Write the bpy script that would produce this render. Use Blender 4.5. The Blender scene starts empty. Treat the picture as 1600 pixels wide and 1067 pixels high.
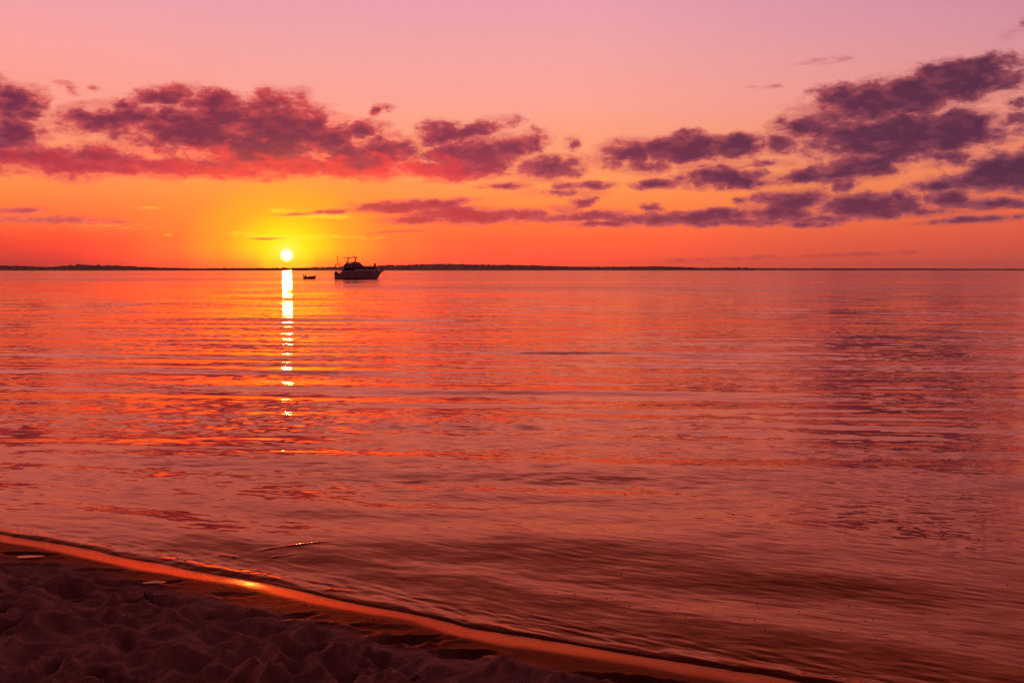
import bpy, bmesh, math, random
import numpy as np
from mathutils import Vector, Matrix

random.seed(7)
RNG = np.random.default_rng(11)
R = math.radians
scene = bpy.context.scene
C = scene.collection

# ------------------------------------------------------------------ camera
CAM_Z = 2.0
FPX = 1556.0                       # focal length in pixels of the 1600 px photograph
PITCH = math.atan(111.5 / FPX)     # horizon sits at y = 422 of 1067
cd = bpy.data.cameras.new('camera')
cd.sensor_width = 36.0
cd.lens = 36.0 * FPX / 1600.0
cd.clip_start = 0.05
cd.clip_end = 60000.0
cam = bpy.data.objects.new('camera', cd)
C.objects.link(cam)
cam.location = (0, 0, CAM_Z)
cam.rotation_euler = (math.pi / 2 - PITCH, 0, 0)
scene.camera = cam

def pix_dir(px, py):
    cx, cy = (px - 800.0) / FPX, -(py - 533.5) / FPX
    c, s = math.cos(PITCH), math.sin(PITCH)
    v = Vector((cx, c + cy * s, -s + cy * c))
    return v.normalized()

def az_el(px, py):
    d = pix_dir(px, py)
    return math.degrees(math.atan2(d.x, d.y)), math.degrees(math.asin(d.z))

def ground(px, py, z=0.0):
    d = pix_dir(px, py)
    t = (z - CAM_Z) / d.z
    return d.x * t, d.y * t

# ------------------------------------------------------------------ colour helpers
def lin(c, a=None):
    o = []
    for v in c:
        v = v / 255.0
        o.append(v / 12.92 if v <= 0.04045 else ((v + 0.055) / 1.055) ** 2.4)
    return (o[0], o[1], o[2], 1.0)

class NT:
    """small node tree builder"""
    def __init__(self, nt):
        self.nt = nt
        nt.nodes.clear()
    def n(self, t, **kw):
        nd = self.nt.nodes.new(t)
        for k, v in kw.items():
            setattr(nd, k, v)
        return nd
    def link(self, a, b):
        self.nt.links.new(a, b)
    def put(self, sock, v):
        if isinstance(v, bpy.types.NodeSocket):
            self.link(v, sock)
        else:
            sock.default_value = v
    def math(self, op, a, b=None, c=None, clamp=False):
        nd = self.n('ShaderNodeMath', operation=op, use_clamp=clamp)
        self.put(nd.inputs[0], a)
        if b is not None: self.put(nd.inputs[1], b)
        if c is not None: self.put(nd.inputs[2], c)
        return nd.outputs[0]
    def vmath(self, op, a, b=None, scale=None):
        nd = self.n('ShaderNodeVectorMath', operation=op)
        self.put(nd.inputs[0], a)
        if b is not None: self.put(nd.inputs[1], b)
        if scale is not None: self.put(nd.inputs['Scale'], scale)
        return nd.outputs['Value'] if op in ('LENGTH', 'DOT_PRODUCT') else nd.outputs[0]
    def rng(self, v, a, b, c=0.0, d=1.0, mode='SMOOTHSTEP'):
        nd = self.n('ShaderNodeMapRange', interpolation_type=mode)
        if mode == 'LINEAR': nd.clamp = True
        self.put(nd.inputs[0], v)
        for i, x in enumerate((a, b, c, d)): self.put(nd.inputs[i + 1], x)
        return nd.outputs[0]
    def ramp(self, fac, stops, mode='LINEAR'):
        nd = self.n('ShaderNodeValToRGB')
        nd.color_ramp.interpolation = mode
        el = nd.color_ramp.elements
        while len(el) > 1: el.remove(el[0])
        el[0].position, el[0].color = stops[0][0], stops[0][1]
        for p, c in stops[1:]:
            e = el.new(p); e.color = c
        self.put(nd.inputs[0], fac)
        return nd.outputs[0]
    def mix(self, f, a, b, blend='MIX'):
        nd = self.n('ShaderNodeMix', data_type='RGBA', blend_type=blend)
        self.put(nd.inputs[0], f); self.put(nd.inputs[6], a); self.put(nd.inputs[7], b)
        return nd.outputs[2]
    def noise(self, vec, scale, detail=4, rough=0.55, dim='3D', dist=0.0, color=False):
        nd = self.n('ShaderNodeTexNoise', noise_dimensions=dim)
        self.put(nd.inputs['Vector'], vec)
        nd.inputs['Scale'].default_value = scale
        nd.inputs['Detail'].default_value = detail
        nd.inputs['Roughness'].default_value = rough
        nd.inputs['Distortion'].default_value = dist
        return nd.outputs['Color'] if color else nd.outputs[0]
    def mapping(self, vec, loc=(0, 0, 0), rot=(0, 0, 0), scale=(1, 1, 1), kind='POINT'):
        nd = self.n('ShaderNodeMapping', vector_type=kind)
        self.put(nd.inputs['Vector'], vec)
        nd.inputs['Location'].default_value = loc
        nd.inputs['Rotation'].default_value = rot
        nd.inputs['Scale'].default_value = scale
        return nd.outputs[0]

# ------------------------------------------------------------------ world: sunset sky with broken cloud
SUN_AZ, SUN_EL = az_el(448, 399)
PPD = FPX * math.pi / 180          # photo pixels per degree

CLOUDS = [  # centre x, y, half width, half height (photo pixels), tilt, strength
 # far left bank
 (12,165,48,36,0,1),(20,212,48,32,0,1),(0,245,90,26,0,1),(62,250,120,24,0,.95),(150,248,80,20,0,.9),(108,137,16,7,-20,.5),(152,139,8,3,0,.35),
 # big bank above the sun
 (125,182,36,16,0,.75),(165,192,75,24,0,.8),(255,150,58,15,14,.85),(215,185,75,24,0,.95),(330,160,52,18,5,.95),(300,202,115,42,0,1.1),
 (350,178,65,30,0,1.1),(425,162,55,20,10,.8),(440,205,98,46,0,1.2),(490,214,58,36,0,1.2),(400,236,125,28,0,1.1),(520,212,28,22,0,.9),
 (150,264,185,12,0,.7),(300,262,260,14,0,.8),(450,260,165,15,0,.8),
 # middle bank
 (568,203,42,13,10,.8),(590,238,75,28,0,.95),(560,262,95,17,0,.9),(540,243,50,24,0,.9),(690,214,46,20,0,.95),(740,206,62,14,14,.8),
 (735,244,92,30,0,1.15),(800,230,56,22,10,.95),(710,266,95,14,0,.95),(837,224,24,20,0,.7),(858,262,62,18,0,.85),(900,256,24,9,0,.6),
 (785,291,40,6,0,.7),(886,291,30,7,0,.7),(930,291,36,7,0,.75),(598,172,17,7,12,.65),(895,225,15,9,0,.45),
 # centre right
 (985,236,46,22,0,.95),(1072,233,90,23,0,1.6),(1148,232,52,15,0,1.2),(1152,229,50,18,0,.95),(1005,262,42,12,0,.75),(960,258,28,9,0,.5),(1020,288,34,8,0,.8),
 (1130,280,82,14,0,1.25),(1190,285,40,9,0,.7),(1215,221,28,14,0,.65),
 # great dark cloud upper right
 (1425,148,160,32,8,1.35),(1500,114,92,23,3,1.3),(1552,108,42,22,0,1),(1312,152,42,22,0,1),(1405,208,165,31,0,1.35),(1490,197,66,26,0,1.2),
 (1275,205,60,24,0,.9),(1380,230,110,20,0,1.05),(1315,271,100,14,5,.95),(1370,250,90,20,10,1),(1470,244,46,13,0,.8),(1232,189,21,10,0,.6),
 (1218,225,38,14,0,.8),(1262,277,48,11,0,.9),(1326,289,22,9,8,.8),(1200,136,13,3,0,.3),(1270,96,20,3,5,.18),(1312,94,12,2.5,8,.18),
 # right edge
 (1565,268,88,28,14,1.35),(1600,282,130,16,0,1),(1469,290,52,8,0,.9),(1480,310,30,14,0,.9),(1560,318,70,8,0,.85),(1530,343,80,5,3,.75),
 (1598,160,12,9,0,.7),(1580,190,38,9,18,.65),(1600,40,22,8,20,.25),
 # lower right bank
 (1350,322,100,18,0,1.15),(1405,307,24,10,0,.8),(1244,315,62,17,8,.95),(1206,312,34,12,0,.8),(1161,315,15,7,0,.6),(1094,340,125,12,0,1),
 (1212,334,72,13,0,.9),(1015,327,18,8,0,.7),(1410,326,30,8,0,.8),(1260,350,60,5,0,.4),
 # lower centre bank
 (601,326,62,9,0,.9),(640,322,90,9,3,.95),(702,320,42,7,8,.85),(736,337,112,12,0,1),(652,344,62,7,0,.8),(806,337,62,9,0,.85),
 (908,317,20,8,12,.8),(939,336,52,9,0,.9),(949,350,70,5,0,.7),(520,331,48,4,5,.7),(1030,343,70,10,0,.95),(470,335,34,2.5,3,.5),(880,328,30,6,0,.4),
 (900,341,60,7,0,.7),(1155,347,90,7,0,.8),(1290,341,60,7,0,.7),(1445,332,55,6,0,.6),(880,300,60,6,0,.4),(940,248,26,8,0,.35),(1200,255,40,6,0,.4),(1110,262,60,6,0,.35),
 # thin streaks
 (32,328,38,4,4,.7),(60,344,70,5,0,.45),(130,344,50,5,-3,.4),(1300,399,130,3.5,2,.42),(1150,404,120,3,2,.25),(625,362,50,1.6,3,.4),(418,373,28,1.6,0,.4),
]

world = bpy.data.worlds.new("World")
scene.world = world
world.use_nodes = True
w = NT(world.node_tree)
tc = w.n('ShaderNodeTexCoord')
sep = w.n('ShaderNodeSeparateXYZ')
nrm = w.vmath('NORMALIZE', tc.outputs['Generated'])
w.link(nrm, sep.inputs[0])
az = w.math('MULTIPLY', w.math('ARCTAN2', sep.outputs[0], sep.outputs[1]), 180 / math.pi)
el = w.math('MULTIPLY', w.math('ARCSINE', sep.outputs[2]), 180 / math.pi)
comb = w.n('ShaderNodeCombineXYZ')
w.link(az, comb.inputs[0]); w.link(el, comb.inputs[1])
P = comb.outputs[0]

E0, E1 = -1.0, 39.0
def es(stops):
    return [((e - E0) / (E1 - E0), lin(c)) for e, c in stops]
ef = w.rng(el, E0, E1, 0, 1, 'LINEAR')
HIGH = [(20, (190, 122, 136)), (27, (140, 84, 96)), (38, (84, 46, 58))]
left = w.ramp(ef, es([(-.5, (200, 62, 55)), (.4, (208, 64, 56)), (1.4, (245, 78, 52)), (2.6, (255, 112, 62)), (4.2, (255, 142, 72)), (6, (255, 150, 100)),
                      (8.5, (255, 160, 138)), (11.5, (252, 164, 158)), (15.2, (238, 160, 178))] + HIGH))
mid = w.ramp(ef, es([(-.5, (244, 92, 62)), (.4, (250, 94, 62)), (1.8, (255, 106, 62)), (3, (255, 130, 60)), (4.6, (255, 154, 82)), (6.5, (255, 160, 112)),
                     (9, (255, 166, 146)), (12, (246, 165, 163)), (15.2, (236, 160, 176))] + HIGH))
right = w.ramp(ef, es([(-.5, (196, 80, 70)), (.4, (204, 84, 72)), (1.6, (222, 90, 70)), (3, (234, 104, 70)), (5, (240, 128, 90)), (7.5, (238, 142, 118)),
                       (10, (226, 148, 146)), (12.5, (214, 144, 158)), (15.2, (202, 138, 164))] + HIGH))
sky = w.mix(w.rng(az, -27, -13), left, mid)
sky = w.mix(w.rng(az, 4, 27, mode='LINEAR'), sky, right)

# glow of light scattered round the low sun
dv = w.mapping(P, loc=(SUN_AZ, SUN_EL + .25, 0), scale=(1.32, 1.0, 1), kind='TEXTURE')
d = w.vmath('LENGTH', dv)
halo_c = w.ramp(w.rng(d, 0, 8.7, 0, 1, 'LINEAR'), [(0, lin((255, 250, 120))), (.05, lin((255, 244, 60))), (.10, lin((255, 232, 22))), (.18, lin((255, 208, 22))),
               (.30, lin((255, 178, 30))), (.5, lin((255, 156, 40))), (1, lin((255, 140, 60)))])
halo_f = w.ramp(w.rng(d, 0, 8.7, 0, 1, 'LINEAR'), [(0, (1, 1, 1, 1)), (.16, (.96, .96, .96, 1)), (.32, (.72, .72, .72, 1)), (.55, (.32, .32, .32, 1)),
               (.8, (.08, .08, .08, 1)), (1, (0, 0, 0, 1))], 'EASE')
low = w.rng(el, -.4, 1.3, .45, 1.0)
hf = w.math('MULTIPLY', halo_f, w.math('MAXIMUM', low, w.rng(d, 1.0, 2.2, 1, 0)))
sky = w.mix(hf, sky, halo_c)

# near the sun and along the horizon the red is far brighter than the photograph can hold
hot = w.math('MULTIPLY_ADD', hf, 2.4, 1.0)
hot = w.math('ADD', hot, w.math('MULTIPLY', w.rng(el, 9, 0, 0, .45), w.math('MULTIPLY', w.rng(az, 20, -4, 0, 1), w.rng(az, -30, -20, 0, 1))))
gl_ = w.math('MULTIPLY_ADD', hf, .14, 1.0)
hc = w.n('ShaderNodeCombineXYZ'); w.link(hot, hc.inputs[0]); w.link(gl_, hc.inputs[1]); hc.inputs[2].default_value = 1.0
sky = w.vmath('MULTIPLY', sky, hc.outputs[0])

# ---- broken cloud: placed masses, their edges torn by noise
wv = w.noise(w.mapping(P, scale=(.55, .8, 1), rot=(0, 0, R(-12))), 1.0, 4, .6, '2D', color=True)
wv2 = w.vmath('SUBTRACT', wv, (.5, .5, .5))
Pw = w.vmath('ADD', P, w.vmath('MULTIPLY', wv2, (2.0, 1.1, 0)))
def blob(a, e, rx, ry, rot, amp):
    # amp at the centre, 0 on the ellipse, -0.25 well outside it
    g = w.n('ShaderNodeTexGradient', gradient_type='SPHERICAL')
    k = (amp + .25) / amp
    tm = g.texture_mapping
    tm.vector_type = 'TEXTURE'
    tm.translation = (a, e, 0); tm.rotation = (0, 0, R(rot)); tm.scale = (rx * k, ry * k, 1)
    q = ry * PPD
    w.link(Pw if q > 26 else Pmid if q > 15 else Pthin, g.inputs[0])
    return w.math('MULTIPLY_ADD', g.outputs[1], amp + .25, -.25)
Pthin = w.vmath('ADD', P, w.vmath('MULTIPLY', wv2, (2.2, .22, 0)))
Pmid = w.vmath('ADD', P, w.vmath('MULTIPLY', wv2, (2.0, .6, 0)))
best = None
for (cx, cy, rx, ry, rot, amp) in CLOUDS:
    a, e = az_el(cx, cy)
    v = blob(a, e, rx / PPD * 1.12, ry / PPD * (1.15 if ry > 20 else 1.32), rot, amp * 1.12)
    best = v if best is None else w.math('MAXIMUM', best, v)
fb = w.noise(w.mapping(P, scale=(.62, 1.35, 1), rot=(0, 0, R(-20))), 1.0, 11, .67, '2D', dist=.15)
dens = w.math('ADD', best, w.math('MULTIPLY', w.math('SUBTRACT', fb, .5), 1.6))
alpha = w.rng(dens, -.12, .52)
alpha = w.math('MULTIPLY', alpha, w.rng(best, -.25, .1))
shade0 = w.noise(w.mapping(P, scale=(.5, 1.0, 1), rot=(0, 0, R(-16)), loc=(1.7, 4.4, 0)), 1.0, 3, .5, '2D')
# smoky veil round and between the solid masses
vn = w.noise(w.mapping(P, scale=(.42, 2.1, 1), rot=(0, 0, R(-12)), loc=(5.1, 2.2, 0)), 1.0, 7, .6, '2D', dist=.3)
veil = w.math('ADD', best, w.math('MULTIPLY', w.math('SUBTRACT', vn, .5), 1.5))
veil = w.math('MULTIPLY', w.math('MULTIPLY', w.rng(veil, -.20, .45, 0, .55), w.rng(best, -.249, .0)), w.rng(el, 1.5, 2.6))
alpha = w.math('MAXIMUM', alpha, veil)
thick = w.rng(w.math('MULTIPLY_ADD', w.math('SUBTRACT', shade0, .5), .5, dens), .05, .95)
# cloud colour: near-sun clouds glow red, those to the right are cold purple
prox = w.rng(az, -32, 30, 0, 1, 'LINEAR')
core = w.ramp(prox, [(0, lin((112, 48, 74))), (.25, lin((128, 50, 72))), (.5, lin((140, 58, 78))), (.72, lin((104, 50, 74))), (1, lin((86, 46, 70)))])
thin = w.ramp(prox, [(0, lin((222, 96, 96))), (.35, lin((226, 84, 86))), (.6, lin((212, 94, 94))), (1, lin((158, 82, 96)))])
lower_red = w.math('MULTIPLY', w.rng(el, 3.0, 5.2, 1, 0), w.rng(az, -4, 14, 1, .15))
core = w.mix(lower_red, core, w.ramp(prox, [(0, lin((190, 66, 72))), (.45, lin((204, 66, 66))), (.65, lin((176, 68, 76))), (1, lin((150, 60, 70)))]))
shade = w.noise(w.mapping(P, scale=(.8, 1.6, 1), loc=(3.3, 7.1, 0)), 1.0, 4, .5, '2D')
ccol = w.mix(thick, thin, core)
ccol = w.mix(w.rng(shade, .45, .72, 0, .22), ccol, thin)
# underside lit red by the sun
und = w.math('ADD', el, w.math('MULTIPLY', w.math('SUBTRACT', shade, .5), 3.0))
und = w.math('MULTIPLY', w.rng(und, 5.3, 6.9, 1, 0), w.rng(el, 4.4, 5.0, 0, 1))
und = w.math('MULTIPLY', und, w.rng(az, -6, 1, 1, 0))
und = w.math('MULTIPLY', und, w.rng(az, -23, -15, .45, 1))
ccol = w.mix(w.math('MULTIPLY', und, .72), ccol, (1.15, .075, .06, 1))
ccol = w.mix(w.math('MULTIPLY', hf, .22), ccol, halo_c)
ccol = w.mix(w.rng(el, 1.2, 2.0, .75, 0), ccol, w.mix(w.rng(az, -5, 20), lin((226, 74, 50)), lin((190, 70, 64))))
sky = w.mix(alpha, sky, ccol)

# bright thin wisps near the sun
wis = None
for (cx, cy, rx, ry, amp) in [(500,338,62,3,.9),(440,330,26,2.5,.7),(455,370,95,3,.8),(60,343,90,9,.4),(150,352,90,8,.4),(235,325,18,2,.6),(265,367,14,2,.5),(395,366,40,2.5,.6),(545,371,80,1.6,.5)]:
    a, e = az_el(cx, cy)
    v = blob(a, e, rx / PPD * 1.2, ry / PPD * 1.8, 0, amp)
    wis = v if wis is None else w.math('MAXIMUM', wis, v)
wn = w.noise(w.mapping(P, scale=(.9, 7, 1)), 1.6, 6, .6, '2D')
wa = w.rng(w.math('ADD', wis, w.math('MULTIPLY', w.math('SUBTRACT', wn, .5), 1.2)), .12, .6)
wa = w.math('MULTIPLY', wa, w.rng(wis, -.1, .1))
sky = w.mix(w.math('MULTIPLY', wa, .36), sky, w.mix(w.rng(d, 3, 10), (1.6, .95, .05, 1), lin((255, 146, 90))))

# the half of the sky behind the camera is dusk
back = w.vmath('DOT_PRODUCT', nrm, (math.sin(R(SUN_AZ)), math.cos(R(SUN_AZ)), 0))
sky = w.mix(w.rng(back, .35, -.6, 0, 1), sky, w.ramp(ef, es([(0, (120, 50, 62)), (8, (108, 46, 60)), (17, (52, 26, 36)), (38, (44, 25, 34))])))
# sun disc
sd = w.vmath('LENGTH', w.mapping(P, loc=(SUN_AZ, SUN_EL, 0), kind='TEXTURE'))
disc = w.rng(sd, .14, .40, 1, 0)
sunc = w.n('ShaderNodeRGB'); sunc.outputs[0].default_value = (1, .74, .20, 1)
bg = w.n('ShaderNodeBackground')
w.link(sky, bg.inputs[0]); bg.inputs[1].default_value = 1.0
bg2 = w.n('ShaderNodeBackground')
w.link(sunc.outputs[0], bg2.inputs[0]); w.link(w.math('MULTIPLY', disc, 9.0), bg2.inputs[1])
add = w.n('ShaderNodeAddShader')
w.link(bg.outputs[0], add.inputs[0]); w.link(bg2.outputs[0], add.inputs[1])
wo = w.n('ShaderNodeOutputWorld')
w.link(add.outputs[0], wo.inputs[0])
world.cycles.sampling_method = 'MANUAL'
world.cycles.sample_map_resolution = 1024

# ------------------------------------------------------------------ the sun lamp, just above the far shore
sl = bpy.data.lights.new('sun', 'SUN')
sl.energy = 0.07
sl.angle = R(0.53)
sl.color = (1.0, 0.30, 0.06)
so = bpy.data.objects.new('sun', sl)
C.objects.link(so)
sdir = pix_dir(448, 399)
so.rotation_euler = (-sdir).to_track_quat('-Z', 'Y').to_euler()
so.location = (0, 0, 30)

scene.view_settings.view_transform = 'Standard'
scene.view_settings.look = 'None'
scene.view_settings.exposure = 0.0
scene.view_settings.gamma = 1.0
scene.view_settings.use_curve_mapping = False
scene.cycles.max_bounces = 5
scene.cycles.sample_clamp_indirect = 6.0
scene.cycles.use_denoising = True
scene.cycles.volume_bounces = 0

# ------------------------------------------------------------------ object helpers
def tag(o, label=None, cat=None, group=None, kind=None):
    if label: o['label'] = label
    if cat: o['category'] = cat
    if group: o['group'] = group
    if kind: o['kind'] = kind
    return o

def mesh_np(name, co, faces, mat, smooth=True, attrs=None):
    """mesh from numpy vertices and quad indices"""
    me = bpy.data.meshes.new(name)
    nv, nf = len(co), len(faces)
    me.vertices.add(nv)
    me.vertices.foreach_set('co', co.astype(np.float32).ravel())
    me.loops.add(nf * 4)
    me.loops.foreach_set('vertex_index', faces.astype(np.int32).ravel())
    me.polygons.add(nf)
    me.polygons.foreach_set('loop_start', np.arange(0, nf * 4, 4, dtype=np.int32))
    me.polygons.foreach_set('loop_total', np.full(nf, 4, dtype=np.int32))
    me.polygons.foreach_set('use_smooth', np.full(nf, smooth, dtype=bool))
    for k, v in (attrs or {}).items():
        a = me.attributes.new(k, 'FLOAT', 'POINT')
        a.data.foreach_set('value', v.astype(np.float32).ravel())
    me.update(calc_edges=True)
    me.materials.append(mat)
    o = bpy.data.objects.new(name, me)
    C.objects.link(o)
    return o

def grid_faces(nr, nc):
    i = np.arange(nr - 1)[:, None] * nc + np.arange(nc - 1)[None, :]
    return np.stack([i, i + 1, i + nc + 1, i + nc], -1).reshape(-1, 4)

def material(name):
    m = bpy.data.materials.new(name)
    m.use_nodes = True
    return m, NT(m.node_tree)

def simple(name, col, rough=.5, metallic=0.0, vary=.12, scale=6.0, ior=1.45):
    m, t = material(name)
    p = t.n('ShaderNodeBsdfPrincipled')
    g = t.n('ShaderNodeTexCoord')
    n = t.noise(g.outputs['Object'], scale, 5, .6)
    c = tuple(list(col[:3]) + [1])
    dk = tuple([x * (1 - vary * 2) for x in col[:3]] + [1])
    t.link(t.mix(t.rng(n, .35, .7), c, dk), p.inputs['Base Color'])
    t.link(t.rng(n, .3, .7, rough * .85, min(1, rough * 1.2)), p.inputs['Roughness'])
    p.inputs['Metallic'].default_value = metallic
    p.inputs['IOR'].default_value = ior
    o = t.n('ShaderNodeOutputMaterial')
    t.link(p.outputs[0], o.inputs[0])
    return m

# ------------------------------------------------------------------ shoreline
edge_px = [(-160,812),(0,835),(60,845),(131,857),(187,870),(262,883),(300,892),(375,904),(431,915),(500,931),(560,945),(653,961),(741,983),(894,1007),(1025,1029),(1200,1056),(1260,1067),(1420,1092)]
film_px = [(-160,828),(0,851),(64,863),(161,884),(210,895),(319,911),(375,919),(431,936),(487,951),(600,963),(644,969),(688,989),(762,1004),(894,1025),(1025,1042),(1134,1067),(1330,1096)]
damp_px = [(-160,846),(0,870),(100,880),(215,906),(300,926),(430,955),(520,972),(650,1008),(740,1022),(900,1055),(1040,1085),(1200,1110)]
ew = np.array([ground(x, y, .0) for x, y in edge_px])
U = (ew[-1] - ew[0]); U = U / np.linalg.norm(U)          # along the shore, left to right
V = np.array([-U[1], U[0]])                              # towards the water
O0 = ew[1]
def uv(x, y):
    dx, dy = x - O0[0], y - O0[1]
    return dx * U[0] + dy * U[1], dx * V[0] + dy * V[1]
eu, ev = uv(ew[:, 0], ew[:, 1])
fw = np.array([ground(x, y, .025) for x, y in film_px]); fu, fv = uv(fw[:, 0], fw[:, 1])
dw = np.array([ground(x, y, .06) for x, y in damp_px]); du, dvv = uv(dw[:, 0], dw[:, 1])

def smooth_interp(q, xs, ys):
    f = np.linspace(xs.min() - .5, xs.max() + .5, 400)
    y = np.interp(f, xs, ys)
    k = np.hanning(13); k /= k.sum()
    y = np.convolve(np.pad(y, 6, mode='edge'), k, 'valid')
    return np.interp(q, f, y)

def vnoise(x, y, seed=0):
    """value noise, numpy"""
    xi, yi = np.floor(x).astype(np.int64), np.floor(y).astype(np.int64)
    xf, yf = x - xi, y - yi
    xf = xf * xf * xf * (xf * (xf * 6 - 15) + 10); yf = yf * yf * yf * (yf * (yf * 6 - 15) + 10)
    def h(a, b):
        n = (a * 374761393 + b * 668265263 + seed * 974634777) & 0xffffffff
        n = ((n ^ (n >> 13)) * 1274126177) & 0xffffffff
        return ((n ^ (n >> 16)) & 0xffff) / 65535.0
    a, b, c, d_ = h(xi, yi), h(xi + 1, yi), h(xi, yi + 1), h(xi + 1, yi + 1)
    return (a * (1 - xf) + b * xf) * (1 - yf) + (c * (1 - xf) + d_ * xf) * yf

def fbm(x, y, oct=4, seed=0, g=.5):
    s, a, t = 0, 1, 0
    for i in range(oct):
        s = s + a * vnoise(x * 2 ** i + 17.3 * i, y * 2 ** i - 9.1 * i, seed + i)
        t += a; a *= g
    return s / t - .5

def sstep(x, a, b):
    t = np.clip((x - a) / (b - a), 0, 1)
    return t * t * (3 - 2 * t)

def worley2(x, y, seed):
    """squared distance to the nearest jittered point: bowls meeting in crisp ridges"""
    xi, yi = np.floor(x).astype(np.int64), np.floor(y).astype(np.int64)
    best_ = np.full(x.shape, 9.0)
    for a in (-1, 0, 1):
        for b in (-1, 0, 1):
            cx, cy = xi + a, yi + b
            n = (cx * 374761393 + cy * 668265263 + seed * 974634777) & 0xffffffff
            n = ((n ^ (n >> 13)) * 1274126177) & 0xffffffff
            n ^= n >> 16
            best_ = np.minimum(best_, (cx + .1 + .8 * (n & 0xff) / 255. - x) ** 2 + (cy + .1 + .8 * ((n >> 8) & 0xff) / 255. - y) ** 2 + .25 * ((n >> 16) & 0xff) / 255.)
    return np.minimum(best_, 1.1)

def shore_dist(x, y):
    """signed distances towards the water: from the water's edge, the film edge, the damp edge"""
    u, v = uv(x, y)
    wob = .012 * fbm(u * 5, v * 0 + 3.1, 3, 5)
    e = v - smooth_interp(u, eu, ev) + wob
    f = v - smooth_interp(u, fu, fv) + .03 * fbm(u * 4, v * 4, 3, 8)
    dd = v - smooth_interp(u, du, dvv) + .16 * fbm(u * 2.6, v * 2.6, 3, 9)
    return u, v, e, f, dd

# ---------------- footprints and heaps of the trampled dry sand
spots = []
def foot(px, py, L, W, ang, depth, rim=.35):
    x, y = ground(px, py, .08)
    spots.append((x, y, L * .92, W, ang, depth * .7, rim))
# single prints seen on the smooth damp strip
foot(240,905,.15,.06,.1,.030,.5); foot(454,959,.14,.06,.3,.028,.4); foot(40,862,.20,.07,.1,.032,.4); foot(135,908,.32,.07,-.15,.045,.8)
foot(20,884,.22,.08,.1,.035,.6); foot(70,884,.20,.07,.2,.02,.5); foot(150,886,.18,.05,0,.016,.5); foot(355,922,.15,.06,0,.012,.3)
foot(620,997,.16,.07,.1,.05,.6); foot(660,992,.14,.06,.2,.04,.5); foot(715,1018,.14,.06,0,.05,.5); foot(745,1014,.13,.05,0,.03,.5)
foot(370,958,.22,.06,-.1,.035,1.0); foot(470,975,.24,.07,-.1,.03,.9); foot(965,1054,.22,.07,-.1,.045,.6); foot(1010,1057,.18,.06,-.1,.03,.4)
foot(205,930,.2,.07,0,.03,.6); foot(590,972,.2,.06,0,.015,.5)
for k in range(1300):
    x = RNG.uniform(-9.5, 6.5); y = RNG.uniform(-5.0, 9.5)
    u, v = uv(x, y)
    inland = -(v - float(smooth_interp(np.array([u]), du, dvv)[0]))
    if inland < .12: continue
    dens_ = min(1, inland / .7)
    if RNG.random() > .25 + .75 * dens_: continue
    s = (.55 + .45 * dens_)
    spots.append((x, y, RNG.uniform(.09, .19), RNG.uniform(.05, .09), RNG.normal(0, .9), RNG.uniform(.04, .12) * s, RNG.uniform(.4, 1.0)))

def pits(x, y):
    """height change from all the prints; x, y are 2-D tensor grids"""
    z = np.zeros_like(x)
    xs, ys = x[0, :], y[:, 0]
    for (px, py, L, W, a, dp, rim) in spots:
        r = 2.3 * max(L, W)
        i0, i1 = np.searchsorted(xs, px - r), np.searchsorted(xs, px + r)
        j0, j1 = np.searchsorted(ys, py - r), np.searchsorted(ys, py + r)
        if i1 <= i0 or j1 <= j0: continue
        X, Y = x[j0:j1, i0:i1] - px, y[j0:j1, i0:i1] - py
        ca, sa = math.cos(a), math.sin(a)
        A, B = (X * ca + Y * sa) / L, (-X * sa + Y * ca) / W
        A = A + 1.1 * fbm(X * 6 + px * 7, Y * 9 + py * 5, 3, 4); B = B + 1.3 * fbm(X * 6 + py * 3, Y * 9 + px * 2, 3, 6)
        q = np.sqrt(A * A + B * B) + 1e-9
        q = q * (1 + .75 * fbm(X * 11 + px * 3, Y * 11 + py * 5, 3, 3))
        bowl = -np.clip(1 - q ** 2.2, 0, 1) ** .8
        ring = np.exp(-((q - 1.25) / .30) ** 2) * rim * .42 * np.clip(1 + 2.6 * fbm(X * 17 + px, Y * 17 + py, 3, 7), 0, 3)
        z[j0:j1, i0:i1] = z[j0:j1, i0:i1] * (1 - .75 * np.clip(1.25 - q, 0, 1)) + dp * (bowl + ring)
    return z

MOUNDS = [(795,1036,.13,.07,.040),(840,1046,.12,.06,.026),(900,1058,.16,.05,.030),(368,953,.13,.05,.022),(476,973,.09,.05,.034),(505,985,.10,.04,.018),(135,903,.16,.05,.020),(560,1020,.12,.06,.03),(700,1040,.10,.05,.028),(60,905,.15,.05,.02),(300,950,.12,.05,.02)]
def mounds(x, y):
    z = np.zeros_like(x)
    for (px, py, L, W, h) in MOUNDS:
        mx, my = ground(px, py, .09)
        A = (x - mx) / L; B = (y - my) / W
        near = (np.abs(A) < 3) & (np.abs(B) < 3)
        if not near.any(): continue
        a_, b_ = A[near], B[near]
        n = fbm(x[near] * 14, y[near] * 18, 4, 8)
        z[near] += h * np.exp(-((a_ + n * .8) ** 2 + (b_ + n * .6) ** 2)) * (1 + 1.6 * n)
    return z

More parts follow.
